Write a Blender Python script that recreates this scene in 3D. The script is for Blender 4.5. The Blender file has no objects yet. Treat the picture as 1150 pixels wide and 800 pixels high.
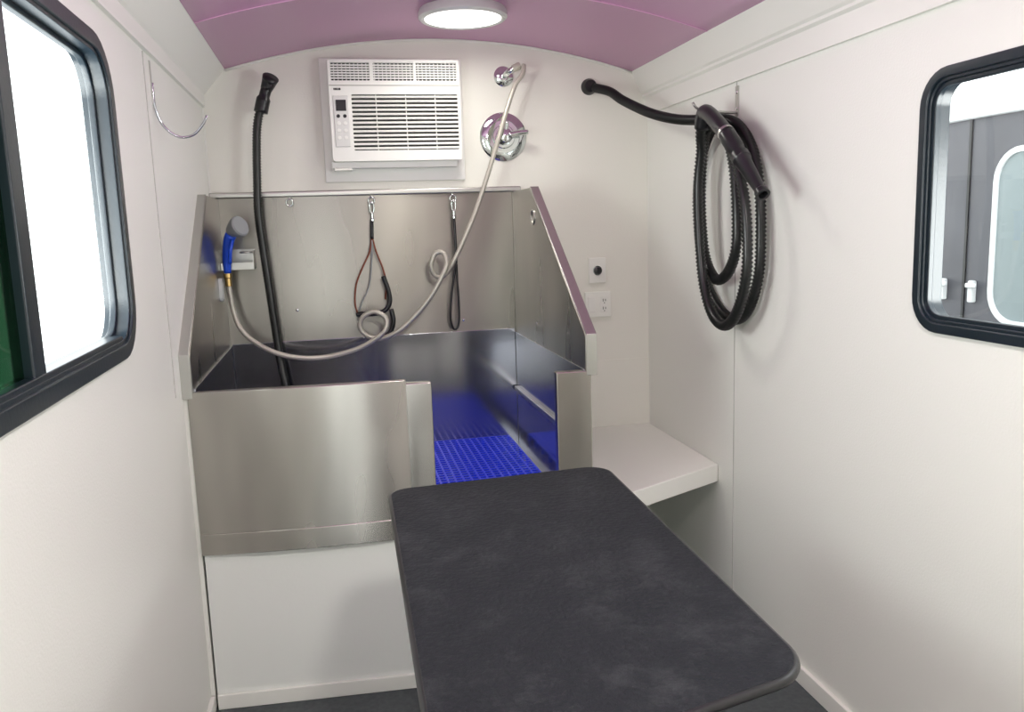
import bpy, bmesh, math
from mathutils import Vector, Matrix
S=bpy.context.scene
col=S.collection
S.view_settings.view_transform='Standard'

# ---------------------------------------------------------------- materials
def mat(name,c,rough=.5,metal=0,bump=0,bscale=40,noise=0,nscale=6,spec=.5,stretch=None,coat=0,emit=0,c2=None,aniso=0,ramp=(.35,.7),detail=5,nrough=.5,rvar=0,bdist=.002):
    m=bpy.data.materials.new(name);m.use_nodes=True
    nt=m.node_tree;b=nt.nodes['Principled BSDF']
    b.inputs['Base Color'].default_value=(*c,1);b.inputs['Roughness'].default_value=rough
    b.inputs['Metallic'].default_value=metal;b.inputs['Specular IOR Level'].default_value=spec
    b.inputs['Coat Weight'].default_value=coat
    if aniso:
        b.inputs['Anisotropic'].default_value=aniso
        cz=nt.nodes.new('ShaderNodeCombineXYZ');cz.inputs[2].default_value=1.0
        nt.links.new(cz.outputs[0],b.inputs['Tangent'])
    if emit:
        b.inputs['Emission Color'].default_value=(*c,1);b.inputs['Emission Strength'].default_value=emit
    tc=nt.nodes.new('ShaderNodeTexCoord');mp=nt.nodes.new('ShaderNodeMapping')
    nt.links.new(tc.outputs['Object'],mp.inputs[0])
    if stretch: mp.inputs['Scale'].default_value=stretch
    if noise or c2 or rvar:
        n=nt.nodes.new('ShaderNodeTexNoise');n.inputs['Scale'].default_value=nscale;n.inputs['Detail'].default_value=detail
        n.inputs['Roughness'].default_value=nrough
        nt.links.new(mp.outputs[0],n.inputs[0])
        if noise or c2:
            r=nt.nodes.new('ShaderNodeValToRGB');r.color_ramp.elements[0].position=ramp[0];r.color_ramp.elements[1].position=ramp[1]
            d=c2 if c2 else tuple(max(0,x*(1-noise)) for x in c)
            r.color_ramp.elements[0].color=(*d,1);r.color_ramp.elements[1].color=(*c,1)
            nt.links.new(n.outputs[0],r.inputs[0]);nt.links.new(r.outputs[0],b.inputs['Base Color'])
        if rvar:
            mr=nt.nodes.new('ShaderNodeMapRange');mr.inputs[1].default_value=.3;mr.inputs[2].default_value=.7
            mr.inputs[3].default_value=rough-rvar;mr.inputs[4].default_value=rough+rvar
            nt.links.new(n.outputs[0],mr.inputs[0]);nt.links.new(mr.outputs[0],b.inputs['Roughness'])
    if bump:
        n2=nt.nodes.new('ShaderNodeTexNoise');n2.inputs['Scale'].default_value=bscale;n2.inputs['Detail'].default_value=3
        nt.links.new(mp.outputs[0],n2.inputs[0])
        bm=nt.nodes.new('ShaderNodeBump');bm.inputs['Strength'].default_value=bump;bm.inputs['Distance'].default_value=bdist
        nt.links.new(n2.outputs[0],bm.inputs['Height']);nt.links.new(bm.outputs[0],b.inputs['Normal'])
    return m
M={}
M['wall']=mat('wall_paint',(.88,.87,.80),.38,bump=.3,bscale=160)
M['wall2']=mat('wall_paint_cool',(.865,.87,.82),.38,bump=.3,bscale=160)
M['trim']=mat('trim_paint',(.88,.88,.83),.35)
M['ceil']=mat('ceiling_paint',(.93,.51,.81),.26,bump=.08,bscale=30)
M['floor']=mat('floor_vinyl',(.085,.10,.105),.6,noise=.3,nscale=60,bump=.2,bscale=90)
M['white']=mat('white_laminate',(.92,.92,.87),.35)
M['base']=mat('base_panel_paint',(.85,.87,.84),.4,bump=.15,bscale=90)
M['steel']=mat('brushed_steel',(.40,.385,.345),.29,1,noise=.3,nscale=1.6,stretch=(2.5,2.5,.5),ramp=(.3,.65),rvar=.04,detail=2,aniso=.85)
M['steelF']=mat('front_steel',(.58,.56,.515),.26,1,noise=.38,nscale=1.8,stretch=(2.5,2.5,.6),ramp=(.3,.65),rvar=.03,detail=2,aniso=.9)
M['steelL']=mat('polished_steel_edge',(.54,.54,.51),.32,1)
M['steelB']=mat('basin_steel',(.48,.49,.54),.14,1)
M['chrome']=mat('chrome',(.70,.74,.73),.08,1)
M['acw']=mat('white_appliance_plastic',(.91,.91,.87),.35)
M['acd']=mat('vent_dark',(.03,.03,.028),.6)
M['acg']=mat('control_panel_grey',(.76,.76,.74),.4)
M['blk']=mat('black_plastic',(.012,.012,.014),.3,spec=.5)
M['frame']=mat('black_window_frame',(.010,.018,.026),.28,spec=.6,bump=.1,bscale=120)
M['hose']=mat('ribbed_black_hose',(.013,.014,.014),.30)
M['rub']=mat('black_rubber_top',(.075,.078,.085),.62,bump=1.0,bscale=85,bdist=.004,c2=(.012,.014,.018),nscale=8,ramp=(.50,.86),detail=15,nrough=.88,spec=.2)
M['blue2']=mat('blue_grate_plastic',(.012,.05,1.0),.35)
M['blue']=mat('blue_plastic',(.012,.08,.66),.35)
M['grey']=mat('sprayer_grey',(.30,.32,.33),.4)
M['beige']=mat('braided_hose',(.55,.53,.46),.35,.4,bump=.4,bscale=300)
M['brass']=mat('brass',(.55,.38,.16),.3,1)
M['cord']=mat('brown_cord',(.22,.06,.03),.6)
M['lampd']=mat('lamp_diffuser',(1,.98,.95),.4,emit=3.0)
M['lampr']=mat('lamp_rim',(.66,.66,.65),.3,.3)
M['gap']=mat('seam_shadow',(.50,.49,.46),.7)
M['pgap']=mat('ceiling_seam',(.80,.42,.68),.4)
M['ext']=mat('exterior_panel',(.115,.115,.135),.45,noise=.2,nscale=3)
M['extw']=mat('exterior_white',(.8,.82,.85),.4)
M['extg']=mat('exterior_glass',(.26,.31,.33),.15)
M['ground']=mat('ground_concrete',(.4,.4,.4),.8,noise=.3)
M['clear']=mat('clear_vinyl',(.6,.63,.62),.15)
def glass(name,tint,gl=.08):
    m=bpy.data.materials.new(name);m.use_nodes=True;nt=m.node_tree;nt.nodes.clear()
    o=nt.nodes.new('ShaderNodeOutputMaterial');t=nt.nodes.new('ShaderNodeBsdfTransparent');g=nt.nodes.new('ShaderNodeBsdfGlossy')
    x=nt.nodes.new('ShaderNodeMixShader');t.inputs[0].default_value=(*tint,1);g.inputs['Roughness'].default_value=.02;x.inputs[0].default_value=gl
    nt.links.new(t.outputs[0],x.inputs[1]);nt.links.new(g.outputs[0],x.inputs[2]);nt.links.new(x.outputs[0],o.inputs[0]);return m
M['glass']=glass('window_glass',(.96,.97,.98),.05)
M['screen']=glass('tinted_slider_glass',(.07,.15,.10),.06)

# ---------------------------------------------------------------- helpers
def top(name,label,cat,loc,group=None):
    e=bpy.data.objects.new(name,None);e.empty_display_size=.05;e.location=loc;col.objects.link(e)
    if label:e['label']=label
    if cat:e['category']=cat
    if group:e['group']=group
    return e
def tag(o,label=None,cat=None,kind=None,group=None):
    if label:o['label']=label
    if cat:o['category']=cat
    if kind:o['kind']=kind
    if group:o['group']=group
    return o
def mk(name,verts,faces,m,parent=None,smooth=False,warp=None,bevel=0,seg=2):
    if warp: verts=[warp(*v) for v in verts]
    xs=[v[0] for v in verts];ys=[v[1] for v in verts];zs=[v[2] for v in verts]
    c=Vector(((min(xs)+max(xs))/2,(min(ys)+max(ys))/2,min(zs)))
    me=bpy.data.meshes.new(name);me.from_pydata([tuple(Vector(v)-c) for v in verts],[],faces);me.update()
    bm=bmesh.new();bm.from_mesh(me);bmesh.ops.recalc_face_normals(bm,faces=bm.faces);bm.to_mesh(me);bm.free()
    o=bpy.data.objects.new(name,me);col.objects.link(o);o.location=c;me.materials.append(M[m] if isinstance(m,str) else m)
    if smooth:
        for p in me.polygons:p.use_smooth=True
    if parent:
        o.parent=parent;o.matrix_parent_inverse=Matrix.Translation(-Vector(parent.location))
    if bevel:
        b=o.modifiers.new('bevel','BEVEL');b.width=bevel;b.segments=seg;b.limit_method='ANGLE';b.angle_limit=math.radians(40)
        for p in me.polygons:p.use_smooth=True
        w=o.modifiers.new('wn','WEIGHTED_NORMAL');w.keep_sharp=True
    return o
def to3(axis,a,p):
    return {'x':(a,p[0],p[1]),'y':(p[0],a,p[1]),'z':(p[0],p[1],a)}[axis]
def prism(name,poly,axis,a0,a1,m,parent=None,**k):
    n=len(poly);v=[to3(axis,a0,p) for p in poly]+[to3(axis,a1,p) for p in poly]
    f=[tuple(range(n)),tuple(range(2*n-1,n-1,-1))]+[(i,(i+1)%n,(i+1)%n+n,i+n) for i in range(n)]
    return mk(name,v,f,m,parent,**k)
def box(name,x0,x1,y0,y1,z0,z1,m,parent=None,bevel=0,**k):
    return prism(name,[(x0,y0),(x1,y0),(x1,y1),(x0,y1)],'z',z0,z1,m,parent,bevel=bevel,**k)
def rrect(x0,x1,y0,y1,r,n=7):
    pts=[]
    for cx,cy,a in ((x1-r,y1-r,0),(x0+r,y1-r,90),(x0+r,y0+r,180),(x1-r,y0+r,270)):
        for i in range(n+1):
            t=math.radians(a+90*i/n);pts.append((cx+r*math.cos(t),cy+r*math.sin(t)))
    return pts
def ring(name,outer,inner,axis,a0,a1,m,parent=None,**k):
    n=len(outer);L=[(outer,a0),(outer,a1),(inner,a1),(inner,a0)]
    v=[to3(axis,a,p) for P,a in L for p in P];f=[]
    for s in range(4):
        t=(s+1)%4
        for i in range(n):
            j=(i+1)%n;f.append((s*n+i,s*n+j,t*n+j,t*n+i))
    return mk(name,v,f,m,parent,**k)
def holed(name,outer,holes,axis,a0,a1,m,parent=None,**k):
    bm=bmesh.new()
    for loop in [outer]+holes:
        vs=[bm.verts.new(to3(axis,a0,p)) for p in loop]
        for i in range(len(vs)):bm.edges.new((vs[i],vs[(i+1)%len(vs)]))
    bmesh.ops.triangle_fill(bm,edges=bm.edges[:],use_beauty=True,use_dissolve=False)
    r=bmesh.ops.extrude_face_region(bm,geom=bm.faces[:])
    d=Vector(to3(axis,a1-a0,(0,0)))
    for e in r['geom']:
        if isinstance(e,bmesh.types.BMVert):e.co+=d
    bm.verts.index_update()
    v=[tuple(x.co) for x in bm.verts];f=[tuple(x.index for x in q.verts) for q in bm.faces];bm.free()
    return mk(name,v,f,m,parent,**k)
def crom(P,step,closed=False):
    P=[Vector(p) for p in P];n=len(P);out=[]
    segs=n if closed else n-1
    for i in range(segs):
        g=lambda j:P[j%n] if closed else (P[j] if 0<=j<n else (2*P[0]-P[1] if j<0 else 2*P[-1]-P[-2]))
        a,b,c,d=g(i-1),g(i),g(i+1),g(i+2)
        k=max(4,int((c-b).length/step*2))
        for s in range(k):
            t=s/k
            out.append(.5*((2*b)+(-a+c)*t+(2*a-5*b+4*c-d)*t*t+(-a+3*b-3*c+d)*t**3))
    if not closed:out.append(P[-1].copy())
    else: out.append(out[0].copy())
    res=[out[0]];acc=0
    L=sum((out[i+1]-out[i]).length for i in range(len(out)-1));N=max(3,round(L/step));st=L/N;need=st
    for i in range(len(out)-1):
        seg=(out[i+1]-out[i]).length
        while seg>0 and acc+seg>=need-1e-9:
            res.append(out[i].lerp(out[i+1],(need-acc)/seg));need+=st
        acc+=seg
    if closed:res=res[:N]
    else:
        res=res[:N]+[out[-1]] if len(res)>N else res
    return res
def tube(name,P,r,m,parent=None,step=.01,sides=12,closed=False,rib=0,ribn=3,smooth=True,straight=False,rf=None):
    pts=[Vector(p) for p in P] if straight else crom(P,step,closed)
    n=len(pts);v=[];f=[]
    T=[]
    for i in range(n):
        a=pts[(i-1)%n] if (closed or i>0) else pts[i];b=pts[(i+1)%n] if (closed or i<n-1) else pts[i]
        T.append((b-a).normalized())
    up=Vector((0,0,1)) if abs(T[0].z)<.9 else Vector((0,1,0))
    N=(up-T[0]*up.dot(T[0])).normalized()
    for i in range(n):
        N=(N-T[i]*N.dot(T[i])).normalized();B=T[i].cross(N)
        rr=r if rf is None else rf(i/(n-1))
        if rib and i%ribn==0: rr-=rib
        for s in range(sides):
            t=2*math.pi*s/sides;v.append(tuple(pts[i]+N*(rr*math.cos(t))+B*(rr*math.sin(t))))
    for i in range(n if closed else n-1):
        j=(i+1)%n
        for s in range(sides):
            q=(s+1)%sides;f.append((i*sides+s,i*sides+q,j*sides+q,j*sides+s))
    if not closed:
        f.append(tuple(range(sides)));f.append(tuple((n-1)*sides+s for s in range(sides-1,-1,-1)))
    return mk(name,v,f,m,parent,smooth=smooth)
def lathe(name,c,d,prof,m,parent=None,sides=32,smooth=True,bevel=0):
    c=Vector(c);d=Vector(d).normalized();up=Vector((0,0,1)) if abs(d.z)<.9 else Vector((1,0,0))
    N=(up-d*up.dot(d)).normalized();B=d.cross(N);v=[];f=[]
    for h,r in prof:
        r=max(r,1e-4)
        for s in range(sides):
            t=2*math.pi*s/sides;v.append(tuple(c+d*h+N*(r*math.cos(t))+B*(r*math.sin(t))))
    n=len(prof)
    for i in range(n-1):
        for s in range(sides):
            q=(s+1)%sides;f.append((i*sides+s,i*sides+q,(i+1)*sides+q,(i+1)*sides+s))
    f.append(tuple(range(sides)));f.append(tuple((n-1)*sides+s for s in range(sides-1,-1,-1)))
    o=mk(name,v,f,m,parent,smooth=smooth)
    if smooth:
        e=o.modifiers.new('es','EDGE_SPLIT');e.split_angle=math.radians(35)
    return o

XL,XR,YB,YF=-.47,1.4026,3.591,-1.3
# ---------------------------------------------------------------- shell
cx,R,apex=.479,2.94,2.276
def vz(x):return apex-(R-math.sqrt(R*R-(x-cx)**2))
xs=[-.372+(1.33+.372)*i/32 for i in range(33)]
arc=[(x,vz(x)) for x in xs]
back=[(XL-.06,0-.02),(XR+.06,-.02),(XR+.06,2.16)]+[(x,z+.03) for x,z in reversed(arc)]+[(XL-.06,2.16)]
tag(prism('wall_back',back,'y',YB,YB+.05,'wall'),kind='structure')
tag(prism('ceiling',arc+[(x,z+.03) for x,z in reversed(arc)],'y',YF,YB,'ceil',smooth=False),kind='structure')
ceil=bpy.data.objects['ceiling']
for p in ceil.data.polygons:p.use_smooth=abs(p.normal.z)>.5
box('floor',XL-.06,XR+.06,YF,YB,-.03,0,'floor')['kind']='structure'
W1=(.85,2.095,1.235,1.935,.13)
W2=(.95,1.80,1.213,1.828,.085)
def ins(w,d,dr=0):return rrect(w[0]+d,w[1]-d,w[2]+d,w[3]-d,max(.02,w[4]-d-dr))
def wall_side(name,x0,x1,w,m):
    o=holed(name,[(YF,0),(YB,0),(YB,2.2),(YF,2.2)],[ins(w,.02)],'x',x0,x1,m);o['kind']='structure';return o
wall_side('wall_left',XL-.05,XL,W1,'wall2')
wall_side('wall_right',XR,XR+.05,W2,'wall2')
holed('wall_front',[(XL-.06,0),(XR+.06,0),(XR+.06,2.16),(1.33,2.18),(cx,2.30),(-.372,2.18),(XL-.06,2.16)],[[(-.40,.02),(.22,.02),(.22,2.0),(-.40,2.0)]],'y',YF-.05,YF,'wall')['kind']='structure'
def cornice(name,pts):
    o=prism(name,pts,'y',YF,YB,'trim');o['kind']='structure';return o
cornice('trim_1',[(-.372,2.152),(-.372,2.2),(XL-.01,2.2),(XL-.01,2.005),(XL+.012,2.005),(XL+.012,2.055),(XL+.02,2.062)])
cornice('trim_2',[(1.33,2.152),(1.33,2.2),(XR+.01,2.2),(XR+.01,1.965),(XR-.012,1.965),(XR-.012,2.035),(XR-.022,2.043),(XR-.022,2.052),(XR-.03,2.06)])
tag(tube('trim_3',[(x,YB-.004,z-.004) for x,z in arc],.006,'trim',step=.05,sides=8),kind='structure')
tag(tube('trim_4',[(x,2.83,z-.0005) for x,z in arc],.0022,'pgap',step=.05,sides=6),kind='structure')
box('trim_5',XR-.002,XR+.001,2.743,2.7462,0,1.965,'gap')['kind']='structure'
box('trim_6',XL-.001,XL+.002,2.5,2.5035,1.04,2.0,'gap')['kind']='structure'
box('trim_7',.815,XR,YB-.006,YB+.001,.0,.877,'wall')['kind']='structure'
box('baseboard_right',XR-.014,XR+.001,YF,YB,0,.06,'trim',bevel=.003)['kind']='structure'
box('baseboard_left',XL-.001,XL+.014,YF,2.6,0,.05,'trim',bevel=.003)['kind']='structure'
box('trim_8',XL-.001,XL+.006,YB-.006,YB+.001,1.66,2.0,'trim')['kind']='structure'

# ---------------------------------------------------------------- windows
def window(name,w,xw,s,label,slider,fw,dp):
    e=top(name,None,None,(xw,(w[0]+w[1])/2,w[2]));e['kind']='structure';e['label']=label
    a=lambda t:xw+s*t
    def bx(n,t0,t1,*r,**k): return box(n,min(a(t0),a(t1)),max(a(t0),a(t1)),*r,**k)
    ring('flange',rrect(*w[:4],w[4]),ins(w,fw),'x',a(-.010),a(.003),'frame',e,bevel=.003)
    ring('frame',ins(w,fw-.005),ins(w,fw+.008),'x',a(-.004),a(.05),'frame',e,bevel=.002)
    ring('sash',ins(w,fw+.006),ins(w,fw+.018),'x',a(dp-.006),a(dp+.008),'frame',e,bevel=.002)
    if slider:
        ym=slider
        bx('glass_pane',dp,dp+.003,ym,w[1]-fw-.012,w[2]+fw+.012,w[3]-fw-.012,'glass',e)
        bx('sliding_pane',dp-.012,dp-.009,w[0]+fw+.012,ym,w[2]+fw+.012,w[3]-fw-.012,'screen',e)
        bx('mullion',.0,dp+.006,ym-.028,ym+.028,w[2]+fw+.004,w[3]-fw-.004,'frame',e,bevel=.004)
        bx('track',-.002,dp,w[0]+.12,w[1]-.12,w[2]+fw+.004,w[2]+fw+.018,'frame',e,bevel=.003)
    else:
        prism('glass_pane',ins(w,fw+.012),'x',a(dp),a(dp+.003),'glass',e)
    return e
window('window_1',W1,XL,-1,'black-framed sliding trailer window with rounded corners, bright daylight outside',1.445,.034,.028)
window('window_2',W2,XR,1,'black-framed trailer window with rounded corners looking onto grey panels',None,.024,.008)

# exterior
ext=top('trailer','grey panelled trailer side with white latches parked outside the window','trailer',(2.4,2.5,-.5))
box('side_panel',2.4,2.45,.9,4.6,-.45,1.84,'ext',ext)
box('roof_rail',2.38,2.46,.9,4.6,1.84,1.93,'extw',ext,bevel=.01)
box('wheel_skirt',2.42,2.44,.9,4.6,-.5,-.45,'blk',ext)
for y in (2.80,3.10):
    box('panel_seam',2.394,2.4,y-.006,y+.006,-.3,1.84,'blk',ext)
for y in (2.90,2.745):
    h=box('latch',2.375,2.4,y-.012,y+.012,1.15,1.235,'extw',ext,bevel=.006);h['label']='small white door latch'
    g=box('latch_grip',2.362,2.378,y-.036,y+.010,1.208,1.226,'extw',ext,bevel=.004)
ring('window_frame',rrect(1.7,2.66,1.08,1.72,.12),rrect(1.72,2.64,1.10,1.70,.10),'x',2.38,2.4,'extw',ext)
prism('window_glass',rrect(1.71,2.65,1.09,1.71,.11),'x',2.388,2.4,'extg',ext)
g=box('ground',-8,10,-8,12,-.55,-.5,'ground');g['kind']='structure'

# ---------------------------------------------------------------- tub
def W(x,y,z):
    return (x,y-.06*(x-.15)*max(0,min(1,(3.57-y))),z)
TF=2.565
tub=top('dog_bathtub','stainless steel dog grooming tub with tall backsplash and front entry gap','bathtub',(.17,3.08,.52))
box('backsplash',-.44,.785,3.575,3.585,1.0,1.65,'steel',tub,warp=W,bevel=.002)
box('top_rail',-.47,.812,3.560,3.589,1.645,1.668,'steelL',tub,bevel=.005,warp=W)
side=[(3.575,1.03),(3.575,1.645),(3.25,1.645),(TF,1.145),(TF,1.015)]
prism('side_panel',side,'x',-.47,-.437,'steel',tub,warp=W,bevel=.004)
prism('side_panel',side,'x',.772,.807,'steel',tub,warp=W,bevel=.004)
for x0,x1 in ((-.4745,-.440),(.775,.8095)):
    prism('edge_cap',[(3.27,1.645),(3.25,1.650),(TF-.003,1.150),(TF-.003,1.015),(TF+.004,1.015),(TF+.004,1.142),(3.27,1.638)],'x',x0,x1,'steelL',tub,warp=W,bevel=.002)
box('basin_side',-.452,-.43,TF+.01,3.57,.525,1.045,'steelB',tub,warp=W,bevel=.002)
box('basin_side',.768,.79,TF+.01,3.57,.525,1.035,'steelB',tub,warp=W,bevel=.002)
box('basin_back',-.43,.768,3.568,3.576,.525,1.052,'steelB',tub,warp=W,bevel=.002)
box('basin_floor',-.45,.79,TF+.01,3.57,.522,.535,'steelB',tub,warp=W)
box('side_ledge',.752,.769,TF+.05,3.55,.775,.795,'steelL',tub,warp=W,bevel=.002)
def bow(x0,x1,d,off,n=16,th=.02):
    P=[(x0+(x1-x0)*i/n,TF-off-d*(1-(2*i/n-1)**2)) for i in range(n+1)]
    return P+[(x1,TF+th),(x0,TF+th)]
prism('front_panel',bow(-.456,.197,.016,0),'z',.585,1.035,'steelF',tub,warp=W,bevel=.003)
box('gate_guide',.19,.277,TF+.006,TF+.04,.585,1.022,'steelF',tub,warp=W,bevel=.004)
box('front_post',.675,.79,TF-.002,TF+.032,.523,1.03,'steelF',tub,warp=W,bevel=.004)
box('sill',.2,.68,TF,TF+.03,.523,.60,'steelF',tub,warp=W,bevel=.004)
prism('apron',bow(-.456,.197,.016,.003),'z',.519,.588,'steelF',tub,warp=W,bevel=.003)
box('apron',.197,.79,TF-.003,TF+.02,.519,.588,'steelF',tub,warp=W,bevel=.003)
for x,z in ((.54,1.1),(-.16,1.18)):
    lathe('screw',(x,3.576,z),(0,-1,0),[(0,.007),(.003,.006),(.005,.002)],'chrome',tub,sides=12)
ring('handhole',rrect(3.16,3.22,1.50,1.56,.028),rrect(3.165,3.215,1.505,1.555,.024),'x',.768,.774,'steelL',tub)
base=top('tub_base','white painted plinth panel under the steel tub','plinth',(.17,3.08,0))
box('body',-.450,.79,TF+.008,3.58,0,.517,'base',base,warp=W)
box('kick_board',-.450,.79,TF-.004,TF+.008,0,.05,'trim',base,warp=W,bevel=.003)
box('trim_9',XL-.001,-.457,TF+.01,3.58,0,1.038,'trim',warp=W,bevel=.002)['kind']='structure'
gv=[];gf=[]
def addbox(x0,x1,y0,y1,z0,z1):
    b=len(gv)
    for z in (z0,z1):
        for x,y in ((x0,y0),(x1,y0),(x1,y1),(x0,y1)):gv.append((x,y,z))
    for q in ((0,1,2,3),(4,5,6,7),(0,1,5,4),(1,2,6,5),(2,3,7,6),(3,0,4,7)):gf.append(tuple(b+i for i in q))
p=.0295
nx=int((.72-.17)/p);ny=32
y0g=3.560-ny*p
for i in range(nx+1):addbox(.72-i*p-.0035,.72-i*p+.0035,y0g,3.560,.565,.570)
for j in range(ny+1):addbox(.72-nx*p,.72,y0g+j*p-.0045,y0g+j*p+.0045,.5653,.5697)
for i in range(0,nx+1,4):
    for j in range(0,ny+1,4):addbox(.72-i*p-.005,.72-i*p+.005,y0g+j*p-.005,y0g+j*p+.005,.536,.5655)
tag(mk('floor_grate',list(gv),list(gf),'blue2',warp=W),'bright blue plastic grid mat lying in the steel tub','mat')

# ---------------------------------------------------------------- shelf
tag(prism('corner_shelf',[(.815,YB-.006),(XR-.001,YB-.006),(XR-.001,2.87),(.95,2.64),(.815,2.63)],'z',.495,.565,'white',bevel=.004),
    'white laminate corner bench shelf beside the steel tub','shelf')

# ---------------------------------------------------------------- table
def rpoly(C,rs,n=8):
    out=[];N=len(C)
    for i in range(N):
        p=Vector(C[i]);a=(Vector(C[i-1])-p);b=(Vector(C[(i+1)%N])-p);r=rs[i]
        an=a.normalized();bn=b.normalized();th=an.angle(bn);d=r/math.tan(th/2)
        ctr=p+(an+bn).normalized()*(r/math.sin(th/2));s=p+an*d;e=p+bn*d
        u=s-ctr;v=e-ctr;t=u.angle(v)
        for k in range(n+1):
            q=k/n;w=(math.sin((1-q)*t)*u+math.sin(q*t)*v)/math.sin(t);out.append(tuple(ctr+w))
    return out
TC=[(.104,2.048),(.683,2.088),(.643,1.015),(.083,.875)]
tp=rpoly(TC,[.05,.055,.09,.08])
tbl=top('grooming_table','black rubber-topped pet grooming table with rounded corners on black legs','table',(.38,1.5,0))
prism('table_top',tp,'z',.828,.849,'rub',tbl,bevel=.002)
tube('edge_trim',[(x,y,.8395) for x,y in tp],.0085,'blk',tbl,straight=True,closed=True,sides=12)
ip=rpoly([(.16,1.97),(.61,2.0),(.56,1.16),(.15,1.03)],[.03]*4)
ring('under_frame',ip,rpoly([(.19,1.94),(.58,1.97),(.53,1.18),(.18,1.06)],[.02]*4),'z',.797,.828,'blk',tbl,bevel=.002)
for (x,y) in ((.175,1.955),(.595,1.985),(.535,1.175),(.165,1.045)):
    tube('leg',[(x,y,.80),(x,y,.02)],.015,'blk',tbl,straight=True,sides=16)
    lathe('foot',(x,y,0),(0,0,1),[(0,.02),(.02,.02),(.03,.016)],'blk',tbl,sides=16)
for y0,y1,x0,x1 in ((1.045,1.955,.165,.175),(1.175,1.985,.535,.595)):
    tube('brace',[(x0,y0,.22),(x1,y1,.22)],.011,'blk',tbl,straight=True,sides=12)

# ---------------------------------------------------------------- air conditioner
ac=top('air_conditioner','white window air conditioner with louvred grille mounted through the wall','air conditioner',(.29,3.55,1.74))
box('mounting_panel',-.008,.575,3.578,YB,1.70,2.195,'acw',ac,bevel=.003)
F=3.495
holed('body',rrect(.026,.553,1.778,2.174,.012),[rrect(.113,.542,1.820,2.040,.006)]+[rrect(a,b,2.093,2.162,.004) for a,b in ((.038,.190),(.205,.365),(.376,.541))],'y',F,F+.02,'acw',ac,bevel=.003)
box('housing',.03,.549,F+.018,3.579,1.782,2.17,'acw',ac,bevel=.004)
box('grille_recess',.109,.545,F+.0145,F+.018,1.816,2.044,'acd',ac)
box('vent_recess',.036,.543,F+.0145,F+.018,2.09,2.164,'acd',ac)
for i in range(13):
    z=1.828+i*.0168
    prism('louver',[(F+.001,z-.002),(F+.004,z-.004),(F+.013,z+.003),(F+.010,z+.006)],'x',.113,.542,'acw',ac)
for i,x in enumerate((.21,.33,.45)):
    box('grille_divider',x-.0015,x+.0015,F+.005,F+.014,1.820,2.040,'acw',ac)
gv.clear();gf.clear()
for z in (2.103,2.113,2.123,2.133,2.143,2.153):
    for a,b in ((.038,.190),(.205,.365),(.376,.541)):addbox(a,b,F+.003,F+.012,z-.0024,z+.0024)
for x in [.05+.016*i for i in range(31)]:
    if not(.185<x<.208 or .362<x<.378):addbox(x-.0015,x+.0015,F+.004,F+.012,2.093,2.162)
mk('top_vent',list(gv),list(gf),'acw',ac)
cp=box('control_panel',.040,.100,F-.004,F+.002,1.835,2.035,'acg',ac,bevel=.003);cp['label']='grey control panel with black display'
box('display',.050,.090,F-.0065,F-.003,1.975,2.018,'blk',ac,bevel=.001)
for r_ in range(4):
    for c_ in range(2):
        lathe('button',(.057+.026*c_,F-.003,1.955-.028*r_),(0,-1,0),[(0,.0075),(.003,.007)],'acw' if r_ else 'blk',ac,sides=14)
gv.clear();gf.clear()
for k,(x,w_) in enumerate(((.045,.004),(.051,.006),(.059,.004),(.065,.007))):addbox(x,x+w_,F-.0015,F+.001,2.056,2.064)
mk('badge',list(gv),list(gf),'blk',ac)
box('split_line',.028,.551,F-.001,F+.002,2.072,2.0765,'gap',ac)
box('sill_bracket',.02,.535,3.52,3.578,1.752,1.779,'acw',ac,bevel=.003)
box('drain_bracket',.03,.10,3.515,3.56,1.744,1.752,'steelL',ac)

# ---------------------------------------------------------------- lamp
def lamp(x,y,label,pw):
    z=vz(x)
    e=top('ceiling_lamp',label,'lamp',(x,y,z-.04))
    lathe('lamp_rim',(x,y,z-.036),(0,0,1),[(0,.138),(-.003,.142),(-.003,.152),(.004,.160),(.02,.160),(.034,.154)],'lampr',e,sides=48)
    lathe('diffuser',(x,y,z-.038),(0,0,1),[(-.002,.05),(-.001,.11),(.002,.1385),(.008,.1385)],'lampd',e,sides=48)
    L=bpy.data.lights.new('lamp_light','AREA');L.shape='DISK';L.size=.28;L.energy=pw;L.color=(1,.98,.90)
    o=bpy.data.objects.new('lamp_light',L);col.objects.link(o);o.location=(x,y,z-.05)
lamp(.512,3.10,'added fill-light ceiling lamp out of view, round with glowing white diffuser',4)
lamp(.50,.5,'added fill-light ceiling lamp out of view, round with glowing white diffuser',25)  # second fixture added overhead out of view, as fill light for the room

# ---------------------------------------------------------------- valve, outlet
va=top('shower_valve','round chrome shower valve plate with lever handle on the wall','valve',(.747,YB,1.78))
lathe('escutcheon',(.747,YB+.001,1.877),(0,-1,0),[(0,.102),(.005,.102),(.013,.092),(.015,.07),(.013,.068),(.013,.05),(.019,.046),(.019,.036)],'chrome',va,sides=48)
lathe('handle_hub',(.747,YB-.015,1.877),(0,-1,0),[(0,.036),(.03,.032),(.045,.03),(.06,.024),(.064,.01)],'chrome',va,sides=32)
tube('lever',[(.755,3.525,1.879),(.80,3.52,1.886),(.84,3.515,1.889)],.010,'chrome',va,rf=lambda t:.014-.004*t)
tube('lever',[(.745,3.525,1.885),(.752,3.52,1.935)],.008,'chrome',va)
po=top('water_outlet','chrome wall pipe flange feeding the shower hose','pipe',(.757,YB,2.09))
lathe('flange',(.757,YB,2.127),(0,-1,0),[(0,.042),(.004,.042),(.014,.03),(.016,.02)],'chrome',po,sides=32)
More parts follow.
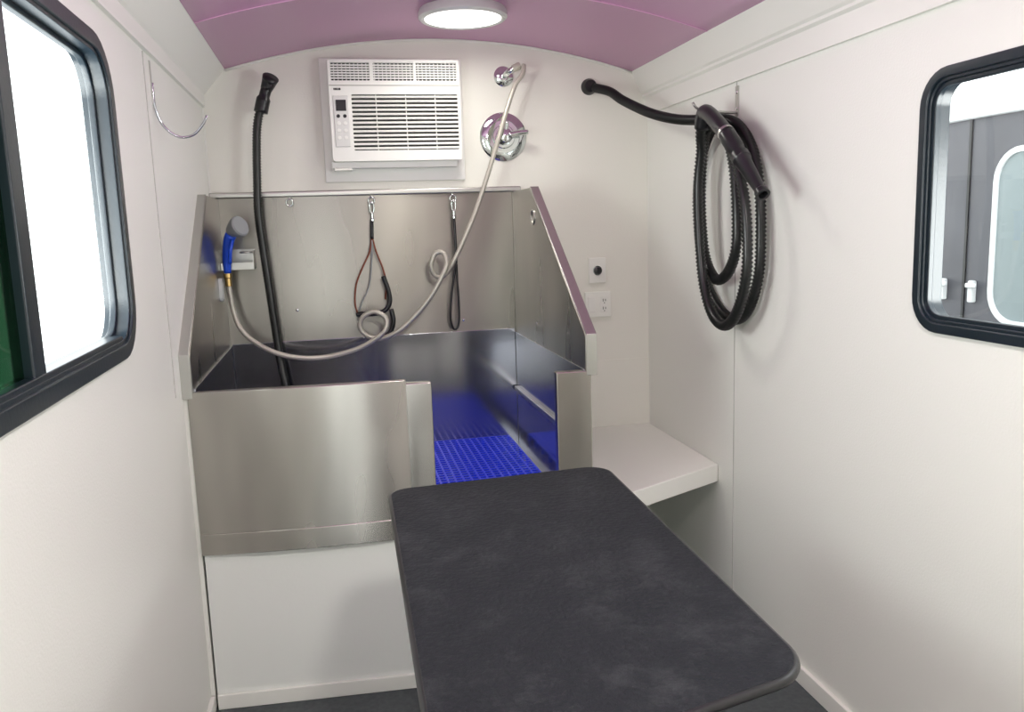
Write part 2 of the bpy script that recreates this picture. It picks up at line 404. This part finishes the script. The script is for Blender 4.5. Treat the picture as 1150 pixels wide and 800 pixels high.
tube('pipe',[(.757,YB-.01,2.127),(.757,3.54,2.128),(.77,3.51,2.136),(.795,3.50,2.148)],.012,'chrome',po)
lathe('connector',(.778,3.503,2.142),(.8,-.1,.35),[(0,.015),(.03,.016),(.036,.013)],'beige',po,sides=16)
sh=[(.822,3.482,2.155),(.812,3.468,2.115),(.778,3.46,2.071),(.741,3.45,1.983),(.699,3.45,1.859),(.649,3.45,1.716),(.594,3.45,1.572),(.537,3.45,1.450),(.490,3.455,1.360),(.452,3.462,1.305),(.415,3.465,1.302),(.396,3.46,1.345),(.415,3.455,1.395),(.447,3.445,1.398),(.458,3.43,1.355),(.434,3.425,1.300),(.393,3.43,1.231),(.334,3.44,1.159),(.256,3.45,1.089),(.181,3.46,1.056),(.126,3.465,1.065),(.092,3.465,1.099),(.102,3.46,1.145),(.150,3.45,1.168),(.196,3.435,1.142),(.190,3.425,1.093),(.144,3.43,1.055),(.069,3.44,1.019),(-.040,3.44,.996),(-.146,3.42,.999),(-.249,3.415,1.028),(-.335,3.43,1.081),(-.38,3.44,1.135),(-.400,3.45,1.201),(-.408,3.45,1.272),(-.410,3.45,1.30)]
hs=top('shower_hose','pale braided flexible shower hose with two loose curls','hose',(.3,3.45,1.0))
tube('hose',sh,.0105,'beige',hs,step=.006,sides=10,rib=.0012,ribn=2)
lathe('ferrule',(-.410,3.45,1.30),(0,0,1),[(0,.013),(.03,.013),(.034,.016),(.05,.016)],'brass',hs,sides=16)
sp=top('spray_nozzle','blue handheld dog shower sprayer with grey head','sprayer',(-.40,3.44,1.35))
tube('handle',[(-.410,3.445,1.352),(-.408,3.44,1.40),(-.40,3.43,1.45),(-.390,3.425,1.485),(-.382,3.42,1.50)],.018,'blue',sp,rf=lambda t:.014+.008*t,sides=16)
lathe('spray_head',(-.385,3.425,1.512),(.72,-.6,.35),[(0,.020),(.02,.03),(.045,.040),(.06,.041),(.065,.036)],'grey',sp,sides=28)
tube('trigger',[(-.375,3.395,1.48),(-.385,3.385,1.44),(-.392,3.395,1.39)],.007,'blue',sp)
hb=top('sprayer_holder','small stainless steel sprayer holder bracket on the tub backsplash','bracket',(-.37,3.5,1.36))
box('back_plate',-.43,-.31,3.570,3.5745,1.36,1.44,'steelL',hb)
box('tray',-.43,-.31,3.475,3.57,1.362,1.367,'steelL',hb)
box('front_lip',-.435,-.31,3.470,3.475,1.362,1.39,'steelL',hb)
box('side_lip',-.315,-.31,3.475,3.57,1.362,1.435,'steelL',hb)
tube('holder_ring',[(-.335+.022*math.cos(i*math.pi/5),3.47+.022*math.sin(i*math.pi/5),1.43) for i in range(10)],.004,'steelL',hb,closed=True,step=.006,sides=8)
cl=top('hose_clip','clear vinyl hose clip fixed to the tub side','clip',(-.43,3.4,1.25))
ring('clip_loop',rrect(3.36,3.41,1.245,1.335,.02),rrect(3.368,3.402,1.253,1.327,.014),'x',-.4365,-.424,'clear',cl)

# ---------------------------------------------------------------- hooks and leashes
for x in (-.159,.171,.512):
    hk=top('eye_hook','small steel eye hook under the tub rail','hook',(x,3.56,1.62),'tub rail hooks')
    tube('shank',[(x,3.565,1.647),(x,3.55,1.635)],.004,'chrome',hk,sides=8)
    tube('eye',[(x+.013*math.cos(t),3.545,1.622+.014*math.sin(t)) for t in [i*math.pi/6 for i in range(12)]],.003,'chrome',hk,closed=True,step=.004,sides=8)
def clip(e,x,z):
    tube('snap_clip',[(x-.008,3.535,z+.008),(x,3.535,z+.016),(x+.008,3.535,z+.008),(x+.007,3.535,z-.02),(x,3.535,z-.03),(x-.007,3.535,z-.02)],.0035,'chrome',e,closed=True,step=.004,sides=8)
    lathe('swivel',(x,3.535,z-.03),(0,0,-1),[(0,.006),(.018,.006),(.022,.009),(.03,.009)],'chrome',e,sides=12)
l1=top('leash','thin brown and black grooming loop leash hanging from a steel clip','leash',(.16,3.53,1.08))
clip(l1,.170,1.598)
tube('strap',[(.168,3.535,1.545),(.166,3.53,1.51),(.164,3.53,1.465)],.007,'blk',l1,sides=8)
tube('cord',[(.162,3.53,1.465),(.150,3.53,1.41),(.114,3.53,1.340),(.087,3.53,1.275),(.078,3.53,1.2),(.088,3.53,1.15)],.0035,'cord',l1,sides=8)
tube('cord',[(.166,3.53,1.465),(.178,3.53,1.41),(.200,3.53,1.345),(.212,3.53,1.28),(.205,3.53,1.21)],.0035,'cord',l1,sides=8)
tube('cord',[(.163,3.528,1.46),(.157,3.528,1.37),(.140,3.528,1.27),(.11,3.528,1.21),(.094,3.528,1.17)],.003,'grey',l1,sides=8)
tube('loop',[(.200,3.52,1.309),(.218,3.52,1.25),(.222,3.52,1.20),(.200,3.52,1.165),(.15,3.52,1.152),(.10,3.52,1.156),(.08,3.52,1.15)],.010,'blk',l1,sides=10)
tube('slider',[(.225,3.515,1.17),(.232,3.51,1.12),(.218,3.51,1.075),(.190,3.51,1.055)],.010,'blk',l1,sides=10)
l2=top('leash','flat black nylon grooming leash hanging from a steel clip','leash',(.51,3.53,1.06))
clip(l2,.512,1.598)
tube('strap',[(.511,3.535,1.545),(.512,3.53,1.5),(.513,3.53,1.42),(.512,3.53,1.35)],.006,'blk',l2,sides=8)
tube('loop',[(.512,3.53,1.352),(.498,3.53,1.28),(.484,3.53,1.20),(.478,3.53,1.11),(.492,3.53,1.065),(.512,3.53,1.09),(.516,3.53,1.18),(.513,3.53,1.27)],.005,'blk',l2,closed=True,sides=8)

# ---------------------------------------------------------------- straight dryer hose
ha=top('vacuum_hose','black ribbed dryer hose hanging from the wall into the tub','hose',(-.25,3.48,.6))
A=[(-.240,3.49,1.985),(-.255,3.487,1.93),(-.264,3.485,1.855),(-.273,3.485,1.718),(-.279,3.485,1.580),(-.271,3.485,1.439),(-.258,3.485,1.261),(-.248,3.485,1.115),(-.239,3.48,1.005),(-.223,3.46,.885),(-.20,3.44,.75),(-.16,3.40,.62)]
tube('hose',A,.0185,'hose',ha,step=.0055,sides=14,rib=.0048,ribn=2)
tube('grip',[(-.240,3.49,1.97),(-.226,3.49,2.02),(-.212,3.49,2.06)],.026,'blk',ha,rf=lambda t:.027 if t<.6 else .021,sides=18)
tube('nozzle',[(-.214,3.49,2.055),(-.200,3.49,2.085),(-.192,3.48,2.10)],.024,'blk',ha,rf=lambda t:.022+.010*t,sides=18)
wh=top('hose_hook','small black hose hook on the wall above the tub','hook',(-.22,3.58,2.0))
tube('hook',[(-.222,YB-.002,2.03),(-.222,3.55,2.015),(-.222,3.535,2.02)],.006,'blk',wh,sides=8)

# ---------------------------------------------------------------- coiled dryer hose
hc=top('dryer_hose','coiled black ribbed dryer hose with nozzle hung on the wall','hose',(1.35,2.72,1.13))
a_,b_,c_=1.377,1.335,1.293
Cc=[(1.149,3.56,2.077),(1.183,3.45,2.043),(1.206,3.35,1.992),(1.243,3.15,1.916),(1.289,3.0,1.873),(1.335,2.86,1.852),(1.372,2.75,1.838),
(a_,2.65,1.79),(a_,2.57,1.70),(a_,2.53,1.58),(a_,2.52,1.44),(a_,2.53,1.313),(a_,2.59,1.20),(a_,2.68,1.148),(a_,2.80,1.166),(a_,2.92,1.258),(a_,2.99,1.423),(a_,3.01,1.589),(a_,2.965,1.738),(1.36,2.84,1.825),
(b_,2.70,1.79),(b_,2.64,1.70),(b_,2.61,1.56),(b_,2.605,1.427),(b_,2.63,1.355),(b_,2.69,1.300),(b_,2.77,1.29),(b_,2.85,1.371),(b_,2.885,1.553),(b_,2.875,1.711),(1.315,2.80,1.81),
(c_,2.66,1.80),(c_,2.55,1.71),(c_,2.485,1.59),(c_,2.455,1.46),(c_,2.455,1.32),(c_,2.51,1.20),(c_,2.60,1.14),(c_,2.70,1.17),(c_,2.775,1.28),(c_,2.81,1.45),(c_,2.82,1.62),(c_,2.795,1.74),(1.28,2.77,1.79),(1.272,2.745,1.825)]
tube('hose',Cc,.0195,'hose',hc,step=.0068,sides=14,rib=.0058,ribn=2)
tube('cuff',[(1.272,2.745,1.81),(1.268,2.72,1.856),(1.265,2.68,1.852),(1.262,2.61,1.815),(1.26,2.535,1.768)],.026,'blk',hc,sides=18)
lathe('ring_collar',(1.26,2.542,1.773),(0,-.85,-.52),[(0,.028),(.012,.028)],'steelL',hc,sides=24)
dn=Vector((0,2.27-2.53,1.545-1.765))
lathe('nozzle',(1.26,2.53,1.765),dn,[(0,.028),(.08,.028),(.09,.022),(.105,.022),(.11,.030),(.135,.030),(.14,.026),(.285,.017),(.290,.021),(.308,.022),(.308,.014),(.29,.012)],'blk',hc,sides=24)
lathe('wall_collar',(1.135,YB,2.085),(0,-1,0),[(0,.035),(.012,.034),(.03,.026)],'blk',hc,sides=24)
rk=top('wall_hook','narrow zinc strap hook on the wall holding the dryer hose','hook',(1.40,2.74,1.82))
box('strap',XR-.004,XR,2.728,2.75,1.85,1.95,'steelL',rk)
tube('arm',[(XR-.003,2.739,1.86),(1.37,2.739,1.862),(1.31,2.739,1.865),(1.255,2.739,1.875),(1.235,2.739,1.895)],.005,'steelL',rk,sides=8)
for z in (1.93,1.875):lathe('screw',(XR-.004,2.739,z),(-1,0,0),[(0,.006),(.003,.004)],'chrome',rk,sides=10)
lk=top('wall_hook','curved zinc wire hose hook fixed on the wall','hook',(XL,2.6,1.8))
box('strap',XL,XL+.003,2.578,2.588,1.87,1.99,'steelL',lk)
tube('arm',[(XL+.004,2.583,1.93),(XL+.006,2.585,1.86),(XL+.02,2.60,1.815),(XL+.055,2.61,1.785),(XL+.095,2.62,1.79),(XL+.125,2.62,1.82),(XL+.138,2.62,1.845)],.0038,'steelB',lk,sides=8)

# ---------------------------------------------------------------- electrical plates
sw=top('dimmer_switch','white single wall plate with a round black knob','switch',(1.157,YB,1.232))
box('plate',1.117,1.197,YB-.012,YB,1.232,1.345,'white',sw,bevel=.003)
lathe('knob_ring',(1.157,YB-.011,1.288),(0,-1,0),[(0,.022),(.004,.021)],'chrome',sw,sides=24)
lathe('knob',(1.157,YB-.014,1.288),(0,-1,0),[(0,.017),(.014,.015),(.016,.010)],'blk',sw,sides=24)
ol=top('power_outlet','white double wall plate with rocker switch and grounded outlet','outlet',(1.157,YB,1.078))
box('plate',1.096,1.219,YB-.012,YB,1.078,1.193,'white',ol,bevel=.003)
box('rocker',1.110,1.143,YB-.017,YB-.011,1.102,1.170,'acw',ol,bevel=.002)
box('socket_face',1.168,1.205,YB-.015,YB-.011,1.100,1.172,'acw',ol,bevel=.002)
for z in (1.118,1.154):
    gv.clear();gf.clear()
    addbox(1.179,1.1815,YB-.0165,YB-.0145,z-.006,z+.006);addbox(1.190,1.1925,YB-.0165,YB-.0145,z-.005,z+.005);addbox(1.184,1.188,YB-.0165,YB-.0145,z-.014,z-.010)
    mk('slots',list(gv),list(gf),'blk',ol)

# ---------------------------------------------------------------- light
w=bpy.data.worlds.new('world');S.world=w;w.use_nodes=True
w.node_tree.nodes['Background'].inputs[0].default_value=(.965,1,.975,1);w.node_tree.nodes['Background'].inputs[1].default_value=3.5
def area(name,loc,rot,sx,sy,e,c=(1,1,1)):
    L=bpy.data.lights.new(name,'AREA');L.shape='RECTANGLE';L.size=sx;L.size_y=sy;L.energy=e;L.color=c
    o=bpy.data.objects.new(name,L);col.objects.link(o);o.location=loc;o.rotation_euler=rot
area('daylight_side',(-.80,1.50,1.46),(0,math.radians(-108),0),.8,1.3,54,(.97,1,.96))
area('daylight_far_side',(2.0,.85,1.30),(0,math.radians(109),0),.8,1.2,54,(.975,1,.96))
# ---------------------------------------------------------------- camera
cd=bpy.data.cameras.new('camera');cd.sensor_width=36;cd.lens=932.126/1150*36;cd.clip_start=.02
co=bpy.data.objects.new('camera',cd);col.objects.link(co);co.location=(0,0,1.5);co.rotation_euler=(1.41491,.03260,-.21222)
S.camera=co
